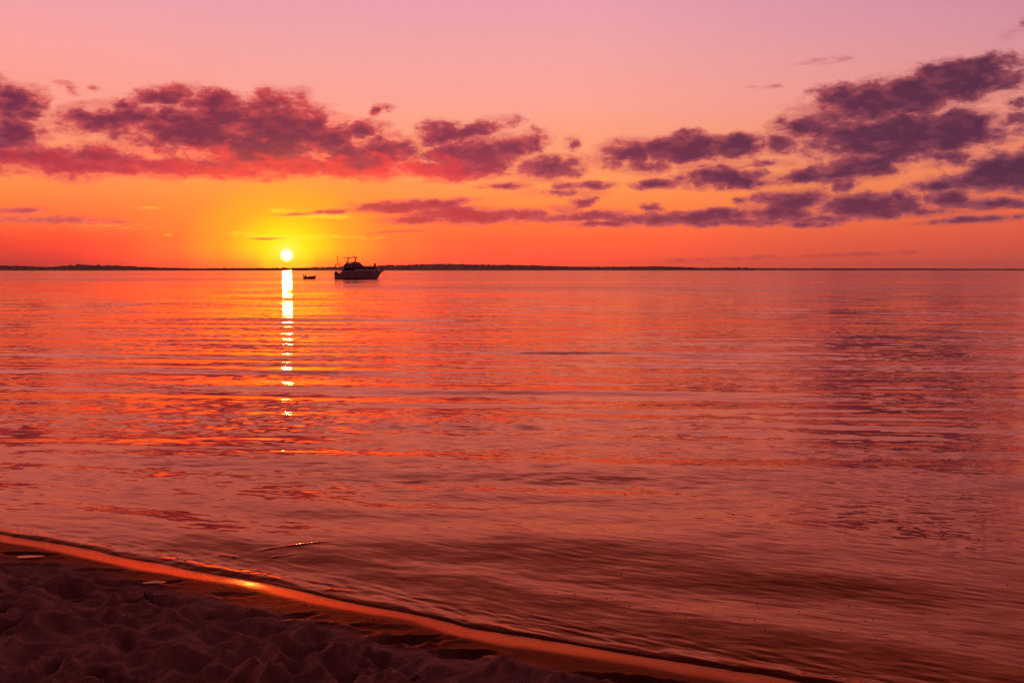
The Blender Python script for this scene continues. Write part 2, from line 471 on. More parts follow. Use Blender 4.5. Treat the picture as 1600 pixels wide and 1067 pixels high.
def sand_height(x, y):
    u, v, e, f, dd = shore_dist(x, y)
    land = np.clip(-e, 0, None)
    base = np.where(e < 0, (.19 - .045 * sstep(u, 3.2, 5.2)) * np.minimum(land, .26) + .06 * np.clip(land - .26, 0, 1.1) + .035 * np.clip(land - 1.35, 0, 4) + .012 * np.clip(land - 5.35, 0, 200),
                    -.16 * np.minimum(e, 5) - .035 * np.clip(e - 8, 0, 60))
    dry = sstep(dd, .04, -.42)
    far = sstep(np.hypot(x, y), 60, 14)
    wx = x + .10 * fbm(x * 3, y * 3, 3, 61); wy = y + .08 * fbm(x * 3 + 9, y * 3, 3, 62)
    bowls = (worley2(wx / .23, wy / .17, 71) - .35) * .12 + (worley2(wx / .13 + .3, wy / .10, 72) - .3) * .042
    bowls = bowls * (.45 + 1.1 * np.clip(fbm(x * .9, y * .9, 2, 63) + .5, 0, 1))
    lumps = (bowls + fbm(x * 1.6 + 4, y * 2.0, 3, 21) * .05 - .012 + fbm(x * 9, y * 11, 4, 31) * .034) * dry * far
    micro = fbm(x * 24, y * 28, 3, 41) * .008 * dry * far
    ripple = fbm(x * 3, y * 6, 2, 51) * .004 * (1 - dry)
    return base + lumps + micro + ripple, u, v, e, f, dd

def axis(a, b, step, lo, hi, g=1.12):
    mid_ = np.arange(a, b + step * .5, step)
    def grow(start, end, sgn):
        out, s, p = [], step, start
        while sgn * (end - p) > 0:
            s *= g; p += sgn * s; out.append(p)
        return np.array(out)
    return np.concatenate([grow(a, lo, -1)[::-1], mid_, grow(b, hi, 1)])

xs = axis(-5.4, 3.6, .0135, -16000, 16000, 1.14)
ys = axis(3.3, 8.4, .0135, -400, 16000, 1.14)
X, Y = np.meshgrid(xs, ys)
Z, u_, v_, e_, f_, d_ = sand_height(X, Y)
PZ = pits(X, Y)
Z = Z + 1.3 * mounds(X, Y) + PZ * (.35 + .65 * sstep(d_, .5, -.1))
film = sstep(f_ + .13 * fbm(u_ * 2.2, v_ * 6, 4, 16), -.03, .075) * (e_ < .6)
damp = sstep(d_ + .10 * fbm(X * 7, Y * 7, 3, 15), -.14, .08) * sstep(mounds(X, Y), .022, .008)
print('sand verts', X.size)

# ------------------------------------------------------------------ materials of the setting
sand_m, t = material('beach_sand')
geo = t.n('ShaderNodeNewGeometry')
pos = geo.outputs['Position']
af = t.n('ShaderNodeAttribute', attribute_name='film').outputs['Fac']
ad = t.n('ShaderNodeAttribute', attribute_name='damp').outputs['Fac']
grain = t.noise(pos, 170, 4, .75)
blot = t.noise(pos, 7, 5, .6)
speck = t.noise(pos, 75, 3, .7)
dry = t.mix(t.rng(grain, .3, .7), (.34, .155, .125, 1), (.66, .31, .245, 1))
dry = t.mix(t.rng(blot, .35, .7, 0, .45), dry, (.24, .11, .085, 1))
dry = t.mix(t.rng(speck, .63, .70), dry, (.07, .045, .035, 1))
wet = t.mix(t.rng(grain, .3, .7), (.11, .030, .020, 1), (.16, .045, .032, 1))
p = t.n('ShaderNodeBsdfDiffuse')
p.inputs['Roughness'].default_value = 0.0
t.link(t.mix(ad, dry, wet), p.inputs['Color'])
b1 = t.n('ShaderNodeBump'); b1.inputs['Distance'].default_value = .007
t.link(t.math('MULTIPLY_ADD', ad, -.85, 1.0), b1.inputs['Strength'])
t.link(t.noise(pos, 70, 6, .72), b1.inputs['Height'])
b2 = t.n('ShaderNodeBump'); b2.inputs['Distance'].default_value = .012
t.link(t.math('MULTIPLY', t.math('SUBTRACT', 1.0, af), .5), b2.inputs['Strength'])
t.link(t.noise(pos, 24, 4, .6), b2.inputs['Height']); t.link(b1.outputs[0], b2.inputs['Normal'])
t.link(b2.outputs[0], p.inputs['Normal'])
# the thin film of water left by the last wave mirrors the sky
def water_gloss(t, normal, rough, strength=1.0):
    fr = t.n('ShaderNodeFresnel'); fr.inputs[0].default_value = 1.333
    gl = t.n('ShaderNodeBsdfGlossy')
    if normal is not None:
        t.link(normal, fr.inputs['Normal']); t.link(normal, gl.inputs['Normal'])
    t.put(gl.inputs['Roughness'], rough)
    fac = t.math('MULTIPLY', t.math('POWER', fr.outputs[0], .48), strength, clamp=True)
    t.link(t.ramp(fac, [(0, (.42, .10, .04, 1)), (.31, (.58, .18, .07, 1)), (.46, (.80, .31, .17, 1)), (.63, (.98, .49, .36, 1)), (.82, (1, .66, .56, 1)), (1, (1, 1, 1, 1))]), gl.inputs['Color'])
    return fac, gl.outputs[0]
fb2 = t.n('ShaderNodeBump'); fb2.inputs['Distance'].default_value = .003; fb2.inputs['Strength'].default_value = .8
t.link(t.noise(t.mapping(pos, rot=(0, 0, R(-22)), scale=(9, 40, 9)), 1, 4, .6), fb2.inputs['Height'])
fac, gl = water_gloss(t, fb2.outputs[0], .13, .86)
ms = t.n('ShaderNodeMixShader')
fac_d, gl_d = water_gloss(t, b2.outputs[0], .34, .42)      # damp sand: a broad dull sheen
md_ = t.n('ShaderNodeMixShader')
t.link(t.math('MULTIPLY', fac_d, ad), md_.inputs[0]); t.link(p.outputs[0], md_.inputs[1]); t.link(gl_d, md_.inputs[2])
t.link(t.math('MULTIPLY', fac, af), ms.inputs[0]); t.link(md_.outputs[0], ms.inputs[1]); t.link(gl, ms.inputs[2])
o = t.n('ShaderNodeOutputMaterial'); t.link(ms.outputs[0], o.inputs[0])

WATER_TINT = (.075, .016, .010, 1)
def water_material(name, calm=False):
    m, t = material(name)
    geo = t.n('ShaderNodeNewGeometry')
    pos = geo.outputs['Position']
    p = t.n('ShaderNodeBsdfDiffuse')
    p.inputs['Color'].default_value = WATER_TINT
    N, rough = None, .01
    if not calm:
        sx = t.n('ShaderNodeSeparateXYZ'); t.link(pos, sx.inputs[0])
        dist = t.vmath('LENGTH', pos)
        # wind: long patches where the surface is ruffled, others glassy
        patch = t.noise(t.mapping(pos, rot=(0, 0, R(-14)), scale=(.10, .42, 1)), 1, 4, .6, '2D')
        patch = t.rng(patch, .36, .68, .22, .85)
        fine = t.noise(t.mapping(pos, rot=(0, 0, R(-10)), scale=(2.6, 7.5, 1)), 1, 4, .55, '2D', color=True)
        mids = t.noise(t.mapping(pos, rot=(0, 0, R(-5)), scale=(.22, 1.7, 1)), 1, 2, .5, '2D', color=True)
        farb = t.noise(t.mapping(pos, scale=(.0012, .022, 1)), 1, 5, .7, '2D')
        far_r = t.math('MULTIPLY', t.rng(t.math('ADD', sx.outputs[0], sx.outputs[1]), 64, 112), t.rng(farb, .40, .58, .12, 1))
        amp_f = t.math('MAXIMUM', patch, t.math('MULTIPLY', far_r, 2.4))
        fv = t.vmath('MULTIPLY', t.vmath('SUBTRACT', fine, (.5, .5, .5)), (.11, .42, 0))
        mv = t.vmath('MULTIPLY', t.vmath('SUBTRACT', mids, (.5, .5, .5)), (.022, .20, 0))
        s1 = t.vmath('SCALE', fv, scale=amp_f)
        s2 = t.vmath('SCALE', mv, scale=t.rng(dist, 8, 40, .45, 1.0))
        bias = t.n('ShaderNodeCombineXYZ')     # far ripples are seen only on the faces they turn to the shore
        t.link(t.math('MULTIPLY', far_r, -.085), bias.inputs[1])
        tilt = t.vmath('ADD', t.vmath('ADD', s1, s2), bias.outputs[0])
        N = t.vmath('NORMALIZE', t.vmath('ADD', geo.outputs['Normal'], tilt))
        rough = t.rng(dist, 5, 300, .045, .07)
    fac, gl = water_gloss(t, N, rough)
    ms = t.n('ShaderNodeMixShader')
    t.link(fac, ms.inputs[0]); t.link(p.outputs[0], ms.inputs[1]); t.link(gl, ms.inputs[2])
    o = t.n('ShaderNodeOutputMaterial'); t.link(ms.outputs[0], o.inputs[0])
    return m
water_m = water_material('lake_water')
pool_m = water_material('still_water', calm=True)

# ------------------------------------------------------------------ sand sheet
beach = mesh_np('beach_ground', np.stack([X, Y, Z], -1).reshape(-1, 3), grid_faces(len(ys), len(xs)), sand_m, True, {'film': film, 'damp': damp})
tag(beach, 'dark trampled sand beach running down to the wet shoreline', kind='structure')

# ------------------------------------------------------------------ water sheet
r = [2.6]
while r[-1] < 12: r.append(r[-1] + .0125)
while r[-1] < 320: r.append(r[-1] * 1.0052)
while r[-1] < 26000: r.append(r[-1] * 1.04)
r = np.array(r)
dr = np.gradient(r)
th = axis(R(-30), R(30), R(.13), R(-100), R(100), 1.04)
TH, RR = np.meshgrid(th, r)
DR = np.broadcast_to(dr[:, None], TH.shape)
WX, WY = RR * np.sin(TH), RR * np.cos(TH)
u, v, e, f, dd = shore_dist(WX, WY)
H = np.zeros_like(WX)
for k in range(46):
    lam = .55 * (9.0 ** RNG.random())
    a = RNG.normal(R(6), R(10 if lam < 1.2 else 4))                 # travel direction off the view axis: crests lie across the picture
    kx, ky = math.sin(a), math.cos(a)
    s = .0105 * RNG.uniform(.5, 1.2)           # slope amplitude
    q = 2 * math.pi / lam
    fade = sstep(lam / np.maximum(DR, RR * .0023 * .3), 3.0, 7.0)
    H += fade * (s / q) * np.sin(q * (WX * kx + WY * ky) + RNG.uniform(0, 6.283) + .9 * fbm(WX * .35 / lam, WY * .35 / lam, 2, 60 + k))
gust = .35 + 1.5 * np.clip(fbm(WX * .08 + .02 * WY, WY * .22, 3, 77) + .5, 0, 1) ** 1.5
H *= gust * sstep(e, .05, 1.4) * (.6 + .4 * sstep(e, 1.5, 14))
UM = uv(*ground(520, 935))[0]
# low swash swells parallel to the beach
for (e0, hgt, wd, sd_) in ((.08, .008, .045, 1), (.75, .006, .22, 2), (1.8, .008, .38, 3), (3.4, .007, .5, 4)):
    mod = np.clip(.7 + 3.2 * fbm(u * .8, e * 0 + sd_, 3, 90 + sd_), .05, 1.6)
    if e0 < .2: mod = mod * (.25 + .75 * np.clip(np.abs(u - UM) / 1.3, 0, 1))
    c0 = e0 + .25 * e0 * 2 * fbm(u * .5, e * 0, 3, 95 + sd_) + .05 * fbm(u * 4.5, e * 2, 3, 105 + sd_) + .02 * fbm(u * 16, e * 6, 2, 108 + sd_)
    H += hgt * mod * np.exp(-((e - c0) / wd) ** 2) * (e > -.3)
H += .003 * sstep(e, .0, .25) * fbm(u * 6, e * 22, 3, 99) * sstep(RR, 30, 10)
# ragged little swash edge and a wavelet standing in the sun's path
H += .007 * sstep(e, .0, .05) * sstep(e, .5, .15) * fbm(u * 7, e * 30 + u * 5, 3, 101)
for (qx0, qy0, qx1, qy1, hgt, wd) in ((398, 864, 512, 849, .0042, .020), (425, 873, 462, 868, .004, .02), (340, 866, 372, 873, .004, .02), (505, 921, 556, 925, .004, .02)):
    ax_, ay_ = ground(qx0, qy0); bx_, by_ = ground(qx1, qy1)
    L2 = math.hypot(bx_ - ax_, by_ - ay_); tx, ty_ = (bx_ - ax_) / L2, (by_ - ay_) / L2
    al = ((WX - ax_) * tx + (WY - ay_) * ty_) / L2; ac = -(WX - ax_) * ty_ + (WY - ay_) * tx + .02 * fbm(WX * 9, WY * 9, 3, 103)
    H += hgt * np.exp(-(ac / wd) ** 2) * sstep(al, -.1, .25) * sstep(al, 1.1, .75) * (1 + 2.4 * fbm(WX * 12, WY * 12, 3, 104))
H += .003
H = np.where(e < .03, H * sstep(e, -.02, .03) - .12 * np.clip(.03 - e, 0, .4), H)
keep = (e > -.35).reshape(-1)
F = grid_faces(len(r), len(th))
F = F[keep[F].all(1)]
used = np.zeros(WX.size, bool); used[F.ravel()] = True
idx = np.cumsum(used) - 1
WC = np.stack([WX, WY, H], -1).reshape(-1, 3)[used]
F = idx[F]
water = mesh_np('lake_water', WC, F, water_m, True)
tag(water, 'calm rippled lake mirroring the red sunset sky', kind='structure')
print('water verts', len(WC))

# ------------------------------------------------------------------ puddles standing in single footprints
def surf_z(x, y):
    i = np.clip(np.searchsorted(xs, x), 1, len(xs) - 1); j = np.clip(np.searchsorted(ys, y), 1, len(ys) - 1)
    return float(Z[j, i])
pools = [(242, 910, .15, .05, .1, 'puddle in the lone footprint left of the sunlit wet strip'),
         (454, 963, .14, .05, .2, 'puddle in the footprint below the brightest sun glint'),
         (45, 867, .18, .06, .1, 'puddle in the footprint at the far left of the beach'),
         (768, 1021, .10, .05, 0, 'small bright puddle beside two deep footprints right of centre')]
for (px, py, L, W, a, lab) in pools:
    x, y = ground(px, py, .08)
    n = 40
    zz = surf_z(x, y)
    bm = bmesh.new()
    vs = []
    for k in range(n):
        th_ = 2 * math.pi * k / n
        q = 1 + .12 * math.sin(3 * th_ + px) + .07 * math.sin(5 * th_)
        A, B = L * .48 * q * math.cos(th_), W * .5 * q * math.sin(th_)
        vs.append(bm.verts.new((x + A * math.cos(a) - B * math.sin(a), y + A * math.sin(a) + B * math.cos(a), zz + .006)))
    bm.faces.new(vs)
    me = bpy.data.meshes.new('puddle'); bm.to_mesh(me); bm.free(); me.materials.append(pool_m)
    ob = bpy.data.objects.new('puddle', me); C.objects.link(ob)
    tag(ob, lab, kind='structure')

# ------------------------------------------------------------------ far shore: low wooded hills
wood_m = simple('far_woodland', (.06, .045, .035), .95, vary=.3, scale=.02)
land_m = simple('far_land', (.055, .04, .032), .95, vary=.25, scale=.01)
def skyline(pts, dist, name, label, depth=700, seed=1, crown=9.0, step=7.0):
    px = np.array([p[0] for p in pts], float); py = np.array([p[1] for p in pts], float)
    azs = np.array([az_el(a, b)[0] for a, b in pts]); els = np.array([az_el(a, b)[1] for a, b in pts])
    n = int((azs[-1] - azs[0]) * math.pi / 180 * dist / 14)
    A = np.linspace(azs[0], azs[-1], n)
    hh = np.tan(np.radians(np.interp(A, azs, els))) * dist + CAM_Z
    hh = np.maximum(hh - crown * .55, 1.0)
    hh *= 1 + .10 * fbm(A * 6, A * 0, 3, seed)
    prof = [(-.35, 0.0, -2), (-.30, .12, 0), (-.15, .62, 0), (0, 1.0, 0), (.4, .8, 0), (1.0, .1, 0)]
    V3 = []
    for (dq, hq, ad_) in prof:
        rr = dist + dq * depth
        V3.append(np.stack([rr * np.sin(np.radians(A)), rr * np.cos(np.radians(A)), hh * hq + ad_], -1))
    V3 = np.array(V3)
    o = mesh_np(name, V3.reshape(-1, 3), grid_faces(len(prof), n), land_m, True)
    tag(o, label, kind='structure')
    # canopy
    rg = np.random.default_rng(seed)
    ico = bmesh.new(); bmesh.ops.create_icosphere(ico, subdivisions=1, radius=1.0)
    iv = np.array([q.co[:] for q in ico.verts]); ifc = [[q.index for q in fc.verts] for fc in ico.faces]; ico.free()
    nt_ = int((azs[-1] - azs[0]) * math.pi / 180 * dist / step)
    co, tri = [], []
    for k in range(nt_ * 3):
        a = rg.uniform(azs[0], azs[-1]); dq = (0, -.13, .1)[k % 3] + rg.normal(0, .05)
        h = float(np.interp(a, A, hh)); hq = float(np.interp(dq, [p[0] for p in prof], [p[1] for p in prof]))
        rr = dist + dq * depth
        s = crown * rg.uniform(.55, 1.15) * (1.5 if rg.random() < .03 else 1)
        c = np.array([rr * math.sin(R(a)), rr * math.cos(R(a)), h * hq + s * .15])
        co.append(iv * np.array([s * rg.uniform(.6, 1.1), s * .8, s * rg.uniform(.6, 1.0)]) + c + rg.normal(0, s * .08, iv.shape))
        tri.append(np.array(ifc) + k * len(iv))
    co = np.concatenate(co); tri = np.concatenate(tri)
    me = bpy.data.meshes.new('woodland'); me.from_pydata(co.tolist(), [], tri.tolist()); me.materials.append(wood_m)
    ob = bpy.data.objects.new('woodland', me); C.objects.link(ob)
    tag(ob, label.replace('low land', 'dark woods covering the low land'), 'woodland', kind='stuff')

skyline([(-500,417),(-200,415),(0,416),(30,415.5),(60,417),(80,417.5),(110,414.5),(130,413.2),(150,415),(180,415),(200,416),(250,418.5),(300,419.5),(420,420.2),(480,421)],
        4200, 'far_hills', 'low land with a gentle rise on the left of the horizon', seed=5, crown=4.6, step=4)
skyline([(250,420),(380,419.2),(470,418.6),(520,417),(560,416),(600,414.6),(640,413.6),(685,412.6),(735,413),(780,414),(850,415.2),(900,416.6),(960,417.2),(1030,416),(1060,417.4),(1120,418.6),(1180,419)],
        5200, 'far_hills', 'low land forming the long hump behind the cruiser', seed=9, crown=5, step=5)
skyline([(1000,419.2),(1200,419),(1350,419.4),(1480,419.8),(1600,420.2),(1800,420.6),(2200,421)],
        7800, 'far_hills', 'low land thinning out along the right of the horizon', seed=13, crown=5, step=7)

# ------------------------------------------------------------------ boats
white_m = simple('gelcoat_white', (.80, .74, .78), .35, vary=.06, scale=1.5)
hull_m = simple('hull_paint', (.78, .62, .66), .35, vary=.08, scale=1.0)
boot_m = simple('antifouling', (.03, .008, .012), .6)
glass_m = simple('tinted_glass', (.012, .006, .008), .08, vary=.1)
steel_m = simple('stainless_steel', (.45, .42, .42), .3, 1.0)
dark_m = simple('dark_vinyl', (.03, .02, .022), .6)
red_m = simple('red_plastic', (.45, .03, .02), .5)
flag_m = simple('dark_flag_cloth', (.05, .02, .03), .9)
rope_m = simple('anchor_rope', (.25, .18, .14), .9)
rub_m = simple('grey_rubber', (.10, .07, .075), .6)
alu_m = simple('dull_aluminium', (.5, .36, .34), .45, .4)
wood2_m = simple('driftwood', (.07, .045, .03), .9, scale=40)
stone_m = simple('shore_pebble', (.08, .06, .055), .6, scale=30)

def from_bm(name, bm, mat, parent=None, smooth=False, bevel=0):
    me = bpy.data.meshes.new(name)
    bmesh.ops.recalc_face_normals(bm, faces=bm.faces)
    bm.to_mesh(me); bm.free()
    me.materials.append(mat)
    for q in me.polygons: q.use_smooth = smooth
    ob = bpy.data.objects.new(name, me)
    C.objects.link(ob)
    if parent: ob.parent = parent
    if bevel:
        md = ob.modifiers.new('bevel', 'BEVEL'); md.width = bevel; md.segments = 2; md.limit_method = 'ANGLE'
    return ob

def empty(name, loc, rz=0):
    o = bpy.data.objects.new(name, None); C.objects.link(o)
    o.location = loc; o.rotation_euler = (0, 0, rz); o.empty_display_size = .3
    return o

def add_prism(bm, prof, y0, y1, top_in=0.0, zref=None):
    """side profile (x, z) extruded across the beam from y0 to y1; higher points lean in by top_in per metre"""
    z0 = min(p[1] for p in prof) if zref is None else zref
    A = [bm.verts.new((x, y0 + (z - z0) * top_in, z)) for x, z in prof]
    B = [bm.verts.new((x, y1 - (z - z0) * top_in, z)) for x, z in prof]
    bm.faces.new(A); bm.faces.new(B[::-1])
    n = len(prof)
    for i in range(n):
        bm.faces.new((A[i], A[(i + 1) % n], B[(i + 1) % n], B[i]))

def add_tube(bm, pts, rad, seg=8, r1=None):
    pts = [Vector(p) for p in pts]
    rings = []
    for i, p in enumerate(pts):
        dr_ = (pts[min(i + 1, len(pts) - 1)] - pts[max(i - 1, 0)]).normalized()
        a = dr_.orthogonal().normalized(); b = dr_.cross(a)
        rr = rad if r1 is None else rad + (r1 - rad) * i / (len(pts) - 1)
        rings.append([bm.verts.new(p + (a * math.cos(t_) + b * math.sin(t_)) * rr) for t_ in [2 * math.pi * k / seg for k in range(seg)]])
    for A, B in zip(rings, rings[1:]):
        for k in range(seg):
            try: bm.faces.new((A[k], A[(k + 1) % seg], B[(k + 1) % seg], B[k]))
            except ValueError: pass
    bm.faces.new(rings[0][::-1]); bm.faces.new(rings[-1])

def add_box(bm, c, s):
    m = Matrix.Translation(c) @ Matrix.Diagonal((s[0], s[1], s[2], 1))
    bmesh.ops.create_cube(bm, size=1.0, matrix=m)

def add_ball(bm, c, s, sub=2):
    bmesh.ops.create_icosphere(bm, subdivisions=sub, radius=1.0, matrix=Matrix.Translation(c) @ Matrix.Diagonal((s[0], s[1], s[2], 1)))

def loft(bm, stations, cap=True):
    rings = [[bm.verts.new(p) for p in st] for st in stations]
    for A, B in zip(rings, rings[1:]):
        for k in range(len(A) - 1):
            bm.faces.new((A[k], A[k + 1], B[k + 1], B[k]))
    if cap:
        for rg in (rings[0], rings[-1]):
            try: bm.faces.new(rg)
            except ValueError: pass
    return rings

# ---- the flybridge cruiser, bow to the right; x = forward, z = up from the waterline
bx, by = ground(521.5, 436.3)
DIST = by
S = DIST / FPX                       # metres per photo pixel at the boat
cr = empty('cabin_cruiser', (ground(522.5, 436.3)[0], by, 0), R(8.2))
tag(cr, 'white flybridge cabin cruiser with dark side windows anchored on the calm lake', 'motor yacht')
K = S / 13.333                       # one pixel of the enlarged view
def bxz(zx, zy): return ((zx - 300) * K, (680 - zy) * K)
L_ = (1300 - 300) * K
BEAM = 3.7
def sheer(x):
    return float(np.interp(x / L_, [0, .12, .22, .3, .5, 1.0], [1.25, 1.28, 1.47, 1.58, 1.66, 1.83]))
def half(x):
    q = x / L_
    return BEAM / 2 * float(np.interp(q, [0, .3, .55, .72, .85, .94, 1.0], [.90, 1.0, 1.0, .9, .62, .30, .03]))
st = []
N_ = 26
for i in range(N_ + 1):
    q = i / N_
    ring = []
    for s_ in (-1, 1):
        pts_ = []
        for lv in (0, .12, .35, .7, 1.0):
            # stem and transom rake: x shifts with height
            x0 = .16 * (1 - lv) + 0.0
            x1 = (1165 - 300) * K + (L_ - (1165 - 300) * K) * (lv ** 1.25)
            x = x0 + (x1 - x0) * q
            hb = half(x if lv > .9 else min(L_, x + (L_ - x1) * q))
            hb *= (.60 + .40 * lv ** .55)
            z = -.45 + (sheer(q * L_) + .45) * lv if lv > 0 else -.45
            pts_.append((x, s_ * hb * (1 if lv > 0 else .02), z))
        if s_ == -1: ring = pts_[::-1]
        else: ring += pts_[1:]
    st.append(ring)
bm = bmesh.new(); loft(bm, st)
from_bm('hull', bm, hull_m, cr, True)
# boot stripe just above the waterline
bm = bmesh.new(); st2 = []
for i in range(N_ + 1):
    q = i / N_; ring = []
    for z in (-.2, .16):
        lv = (z + .45) / (sheer(q * L_) + .45)
        x0 = .16 * (1 - lv); x1 = (1165 - 300) * K + (L_ - (1165 - 300) * K) * (lv ** 1.25)
        x = x0 + (x1 - x0) * q
        hb = half(min(L_, x + (L_ - x1) * q)) * (.60 + .40 * lv ** .55) + .012
        ring.append((x, hb, z))
    st2.append([(x, -y, z) for x, y, z in ring[::-1]] + ring)
loft(bm, st2); from_bm('boot_stripe', bm, boot_m, cr)
# deck and rub rail
bm = bmesh.new(); st3 = []
for i in range(N_ + 1):
    x = .05 + (L_ - .15) * i / N_; h = max(half(x) - .02, .04); z = sheer(x)
    st3.append([(x, -h, z - .02), (x, -h, z + .03), (x, h, z + .03), (x, h, z - .02)])
loft(bm, st3); from_bm('deck', bm, white_m, cr)
bm = bmesh.new()
for s_ in (-1, 1):
    add_tube(bm, [((.0 + L_ * i / 24), s_ * (half(L_ * i / 24) + .01), sheer(L_ * i / 24) - .05) for i in range(25)], .045, 6)
from_bm('rub_rail', bm, rub_m, cr)
# swim platform
bm = bmesh.new(); add_box(bm, (-.18, 0, .34), (.62, 2.9, .08)); from_bm('swim_platform', bm, rub_m, cr, bevel=.02)
# cabin: raked sides from deck to flybridge floor
prof = [bxz(*p) for p in [(432,560),(432,548),(505,402),(900,402),(1010,462),(1010,560)]]
bm = bmesh.new(); add_prism(bm, prof, -1.52, 1.52, .10); cabin = from_bm('cabin', bm, white_m, cr, bevel=.04)
# trunk cabin on the foredeck
prof = [bxz(*p) for p in [(700,530),(720,466),(1000,462),(1075,492),(1140,512),(1140,530)]]
bm = bmesh.new(); add_prism(bm, prof, -1.28, 1.28, .12); trunk = from_bm('trunk_cabin', bm, white_m, cr, bevel=.05)
# windows (near and far side), following the lean of the cabin side
def window(par, name, pts, yb, lean, zref, th=.03):
    for s_ in (-1, 1):
        bm = bmesh.new(); A = []; B = []
        for x, z in [bxz(*p) for p in pts]:
            y = yb - (z - zref) * lean
            A.append(bm.verts.new((x, s_ * (y - .02), z))); B.append(bm.verts.new((x, s_ * (y + th), z)))
        bm.faces.new(A); bm.faces.new(B[::-1]); n = len(A)
        for i in range(n): bm.faces.new((A[i], A[(i + 1) % n], B[(i + 1) % n], B[i]))
        from_bm(name, bm, glass_m, par)
zc = bxz(0, 560)[1]
window(cabin, 'side_window', [(492,500),(520,430),(640,428),(640,504),(500,504)], 1.52, .10, zc)
window(cabin, 'side_window', [(648,428),(905,428),(925,438),(985,462),(720,466),(700,504),(648,504)], 1.52, .10, zc)
zt = bxz(0, 530)[1]
window(trunk, 'portlight', [(724,500),(740,480),(850,478),(850,502)], 1.28, .12, zt)
window(trunk, 'portlight', [(868,502),(868,478),(980,478),(1015,502)], 1.28, .12, zt)
bm = bmesh.new()
a_, b_ = bxz(905, 412), bxz(1000, 459)
A = [bm.verts.new(v_) for v_ in ((a_[0] + .02, -1.2, a_[1]), (b_[0] + .02, -1.3, b_[1]), (b_[0] + .02, 1.3, b_[1]), (a_[0] + .02, 1.2, a_[1]))]
B = [bm.verts.new(q.co + Vector((.05, 0, .06))) for q in A]
bm.faces.new(A[::-1]); bm.faces.new(B)
for i in range(4): bm.faces.new((A[i], A[(i + 1) % 4], B[(i + 1) % 4], B[i]))
from_bm('windscreen', bm, glass_m, cabin)
# flybridge: overhanging moulding
prof = [bxz(*p) for p in [(478,412),(548,348),(600,352),(680,348),(735,322),(770,322),(835,345),(905,406),(905,418),(478,418)]]
bm = bmesh.new(); add_prism(bm, prof, -1.46, 1.46, .14); fly = from_bm('flybridge', bm, white_m, cr, bevel=.05)
prof = [bxz(*p) for p in [(742,324),(752,318),(835,334),(842,344),(770,330)]]
bm = bmesh.new(); add_prism(bm, prof, -1.1, 1.1, .05); from_bm('flybridge_windshield', bm, glass_m, fly)
prof = [bxz(*p) for p in [(505,386),(790,378),(870,394),(880,400),(500,402)]]
bm = bmesh.new(); add_prism(bm, prof, -1.475, 1.475, 0); from_bm('flybridge_stripe', bm, rub_m, fly)
for zx in (600, 655):
    bm = bmesh.new(); x, z = bxz(zx, 350)
    add_box(bm, (x, -.5 if zx == 600 else .4, z + .05), (.35, .45, .3)); add_box(bm, (x - .18, -.5 if zx == 600 else .4, z + .22), (.08, .45, .35))
    from_bm('helm_seat', bm, dark_m, fly, bevel=.03)
bm = bmesh.new(); add_prism(bm, [bxz(*p) for p in [(668,350),(672,322),(700,316),(712,322),(712,350)]], -.5, .5, 0); from_bm('helm_console', bm, dark_m, fly)
# hardtop with raked legs
bm = bmesh.new(); add_prism(bm, [bxz(*p) for p in [(482,246),(488,234),(620,228),(772,230),(776,238),(620,242)]], -1.35, 1.35, 0)
top = from_bm('hardtop', bm, white_m, cr, bevel=.02)
for s_ in (-1, 1):
    for pr in ([(592,240),(612,240),(560,350),(500,415),(478,415),(540,345)], [(748,208),(764,208),(738,330),(706,334)]):
        bm = bmesh.new(); add_prism(bm, [bxz(*p) for p in pr], s_ * 1.22 - .05, s_ * 1.22 + .05, 0)
        from_bm('hardtop_leg', bm, white_m, cr)
bm = bmesh.new(); x, z = bxz(712, 212); add_ball(bm, (x, 0, z), (.26, .26, .12)); add_tube(bm, [(x, 0, z - .25), (x, 0, z)], .05)
from_bm('radar_dome', bm, white_m, top, True)
bm = bmesh.new(); x, z = bxz(686, 235); add_tube(bm, [(x, .4, z), (x, .4, z + .62)], .02, 6); add_ball(bm, (x, .4, z + .62), (.06, .06, .09), 1)
from_bm('masthead_light', bm, steel_m, top)
bm = bmesh.new(); x, z = bxz(592, 235); add_tube(bm, [(x, -1.1, z), (x, -1.1, z + 1.55)], .016, 6, .008); from_bm('radio_antenna', bm, rub_m, top)
bm = bmesh.new(); x, z = bxz(470, 385); add_tube(bm, [(x, 1.2, z), (x + .1, 1.2, z + 1.45)], .012, 6, .006); from_bm('radio_antenna', bm, rub_m, fly)
# stern cockpit furniture, pole with furled flag
bm = bmesh.new(); x, z = bxz(345, 560); add_box(bm, (x, -.5, z + .2), (.55, 1.5, .45)); add_box(bm, (x + .05, .8, z + .15), (.45, .6, .35)); from_bm('cockpit_seat', bm, dark_m, cr, bevel=.05)
bm = bmesh.new(); x, z = bxz(402, 560); add_box(bm, (x, -.6, z + .28), (.16, .5, .55)); add_ball(bm, (x, -.6, z + .6), (.1, .14, .12), 1); from_bm('cockpit_table', bm, dark_m, cr, bevel=.03)
bm = bmesh.new(); x, z = bxz(325, 560); x2, z2 = bxz(375, 300); add_tube(bm, [(x, -1.3, z), (x + .02, -1.3, z + 1.75), (x2, -1.3, z2 - .1), (x2, -1.3, z2 + 1.3)], .024, 8)
pole = from_bm('flag_pole', bm, steel_m, cr)
bm = bmesh.new()
add_tube(bm, [(x2, -1.3, bxz(0, 305)[1]), (x2 + .03, -1.3, bxz(0, 285)[1]), (x2 - .01, -1.3, bxz(0, 250)[1]), (x2 + .02, -1.3, bxz(0, 215)[1]), (x2, -1.3, bxz(0, 186)[1])], .10, 8, .07)
from_bm('furled_flag', bm, flag_m, pole, True)
bm = bmesh.new()
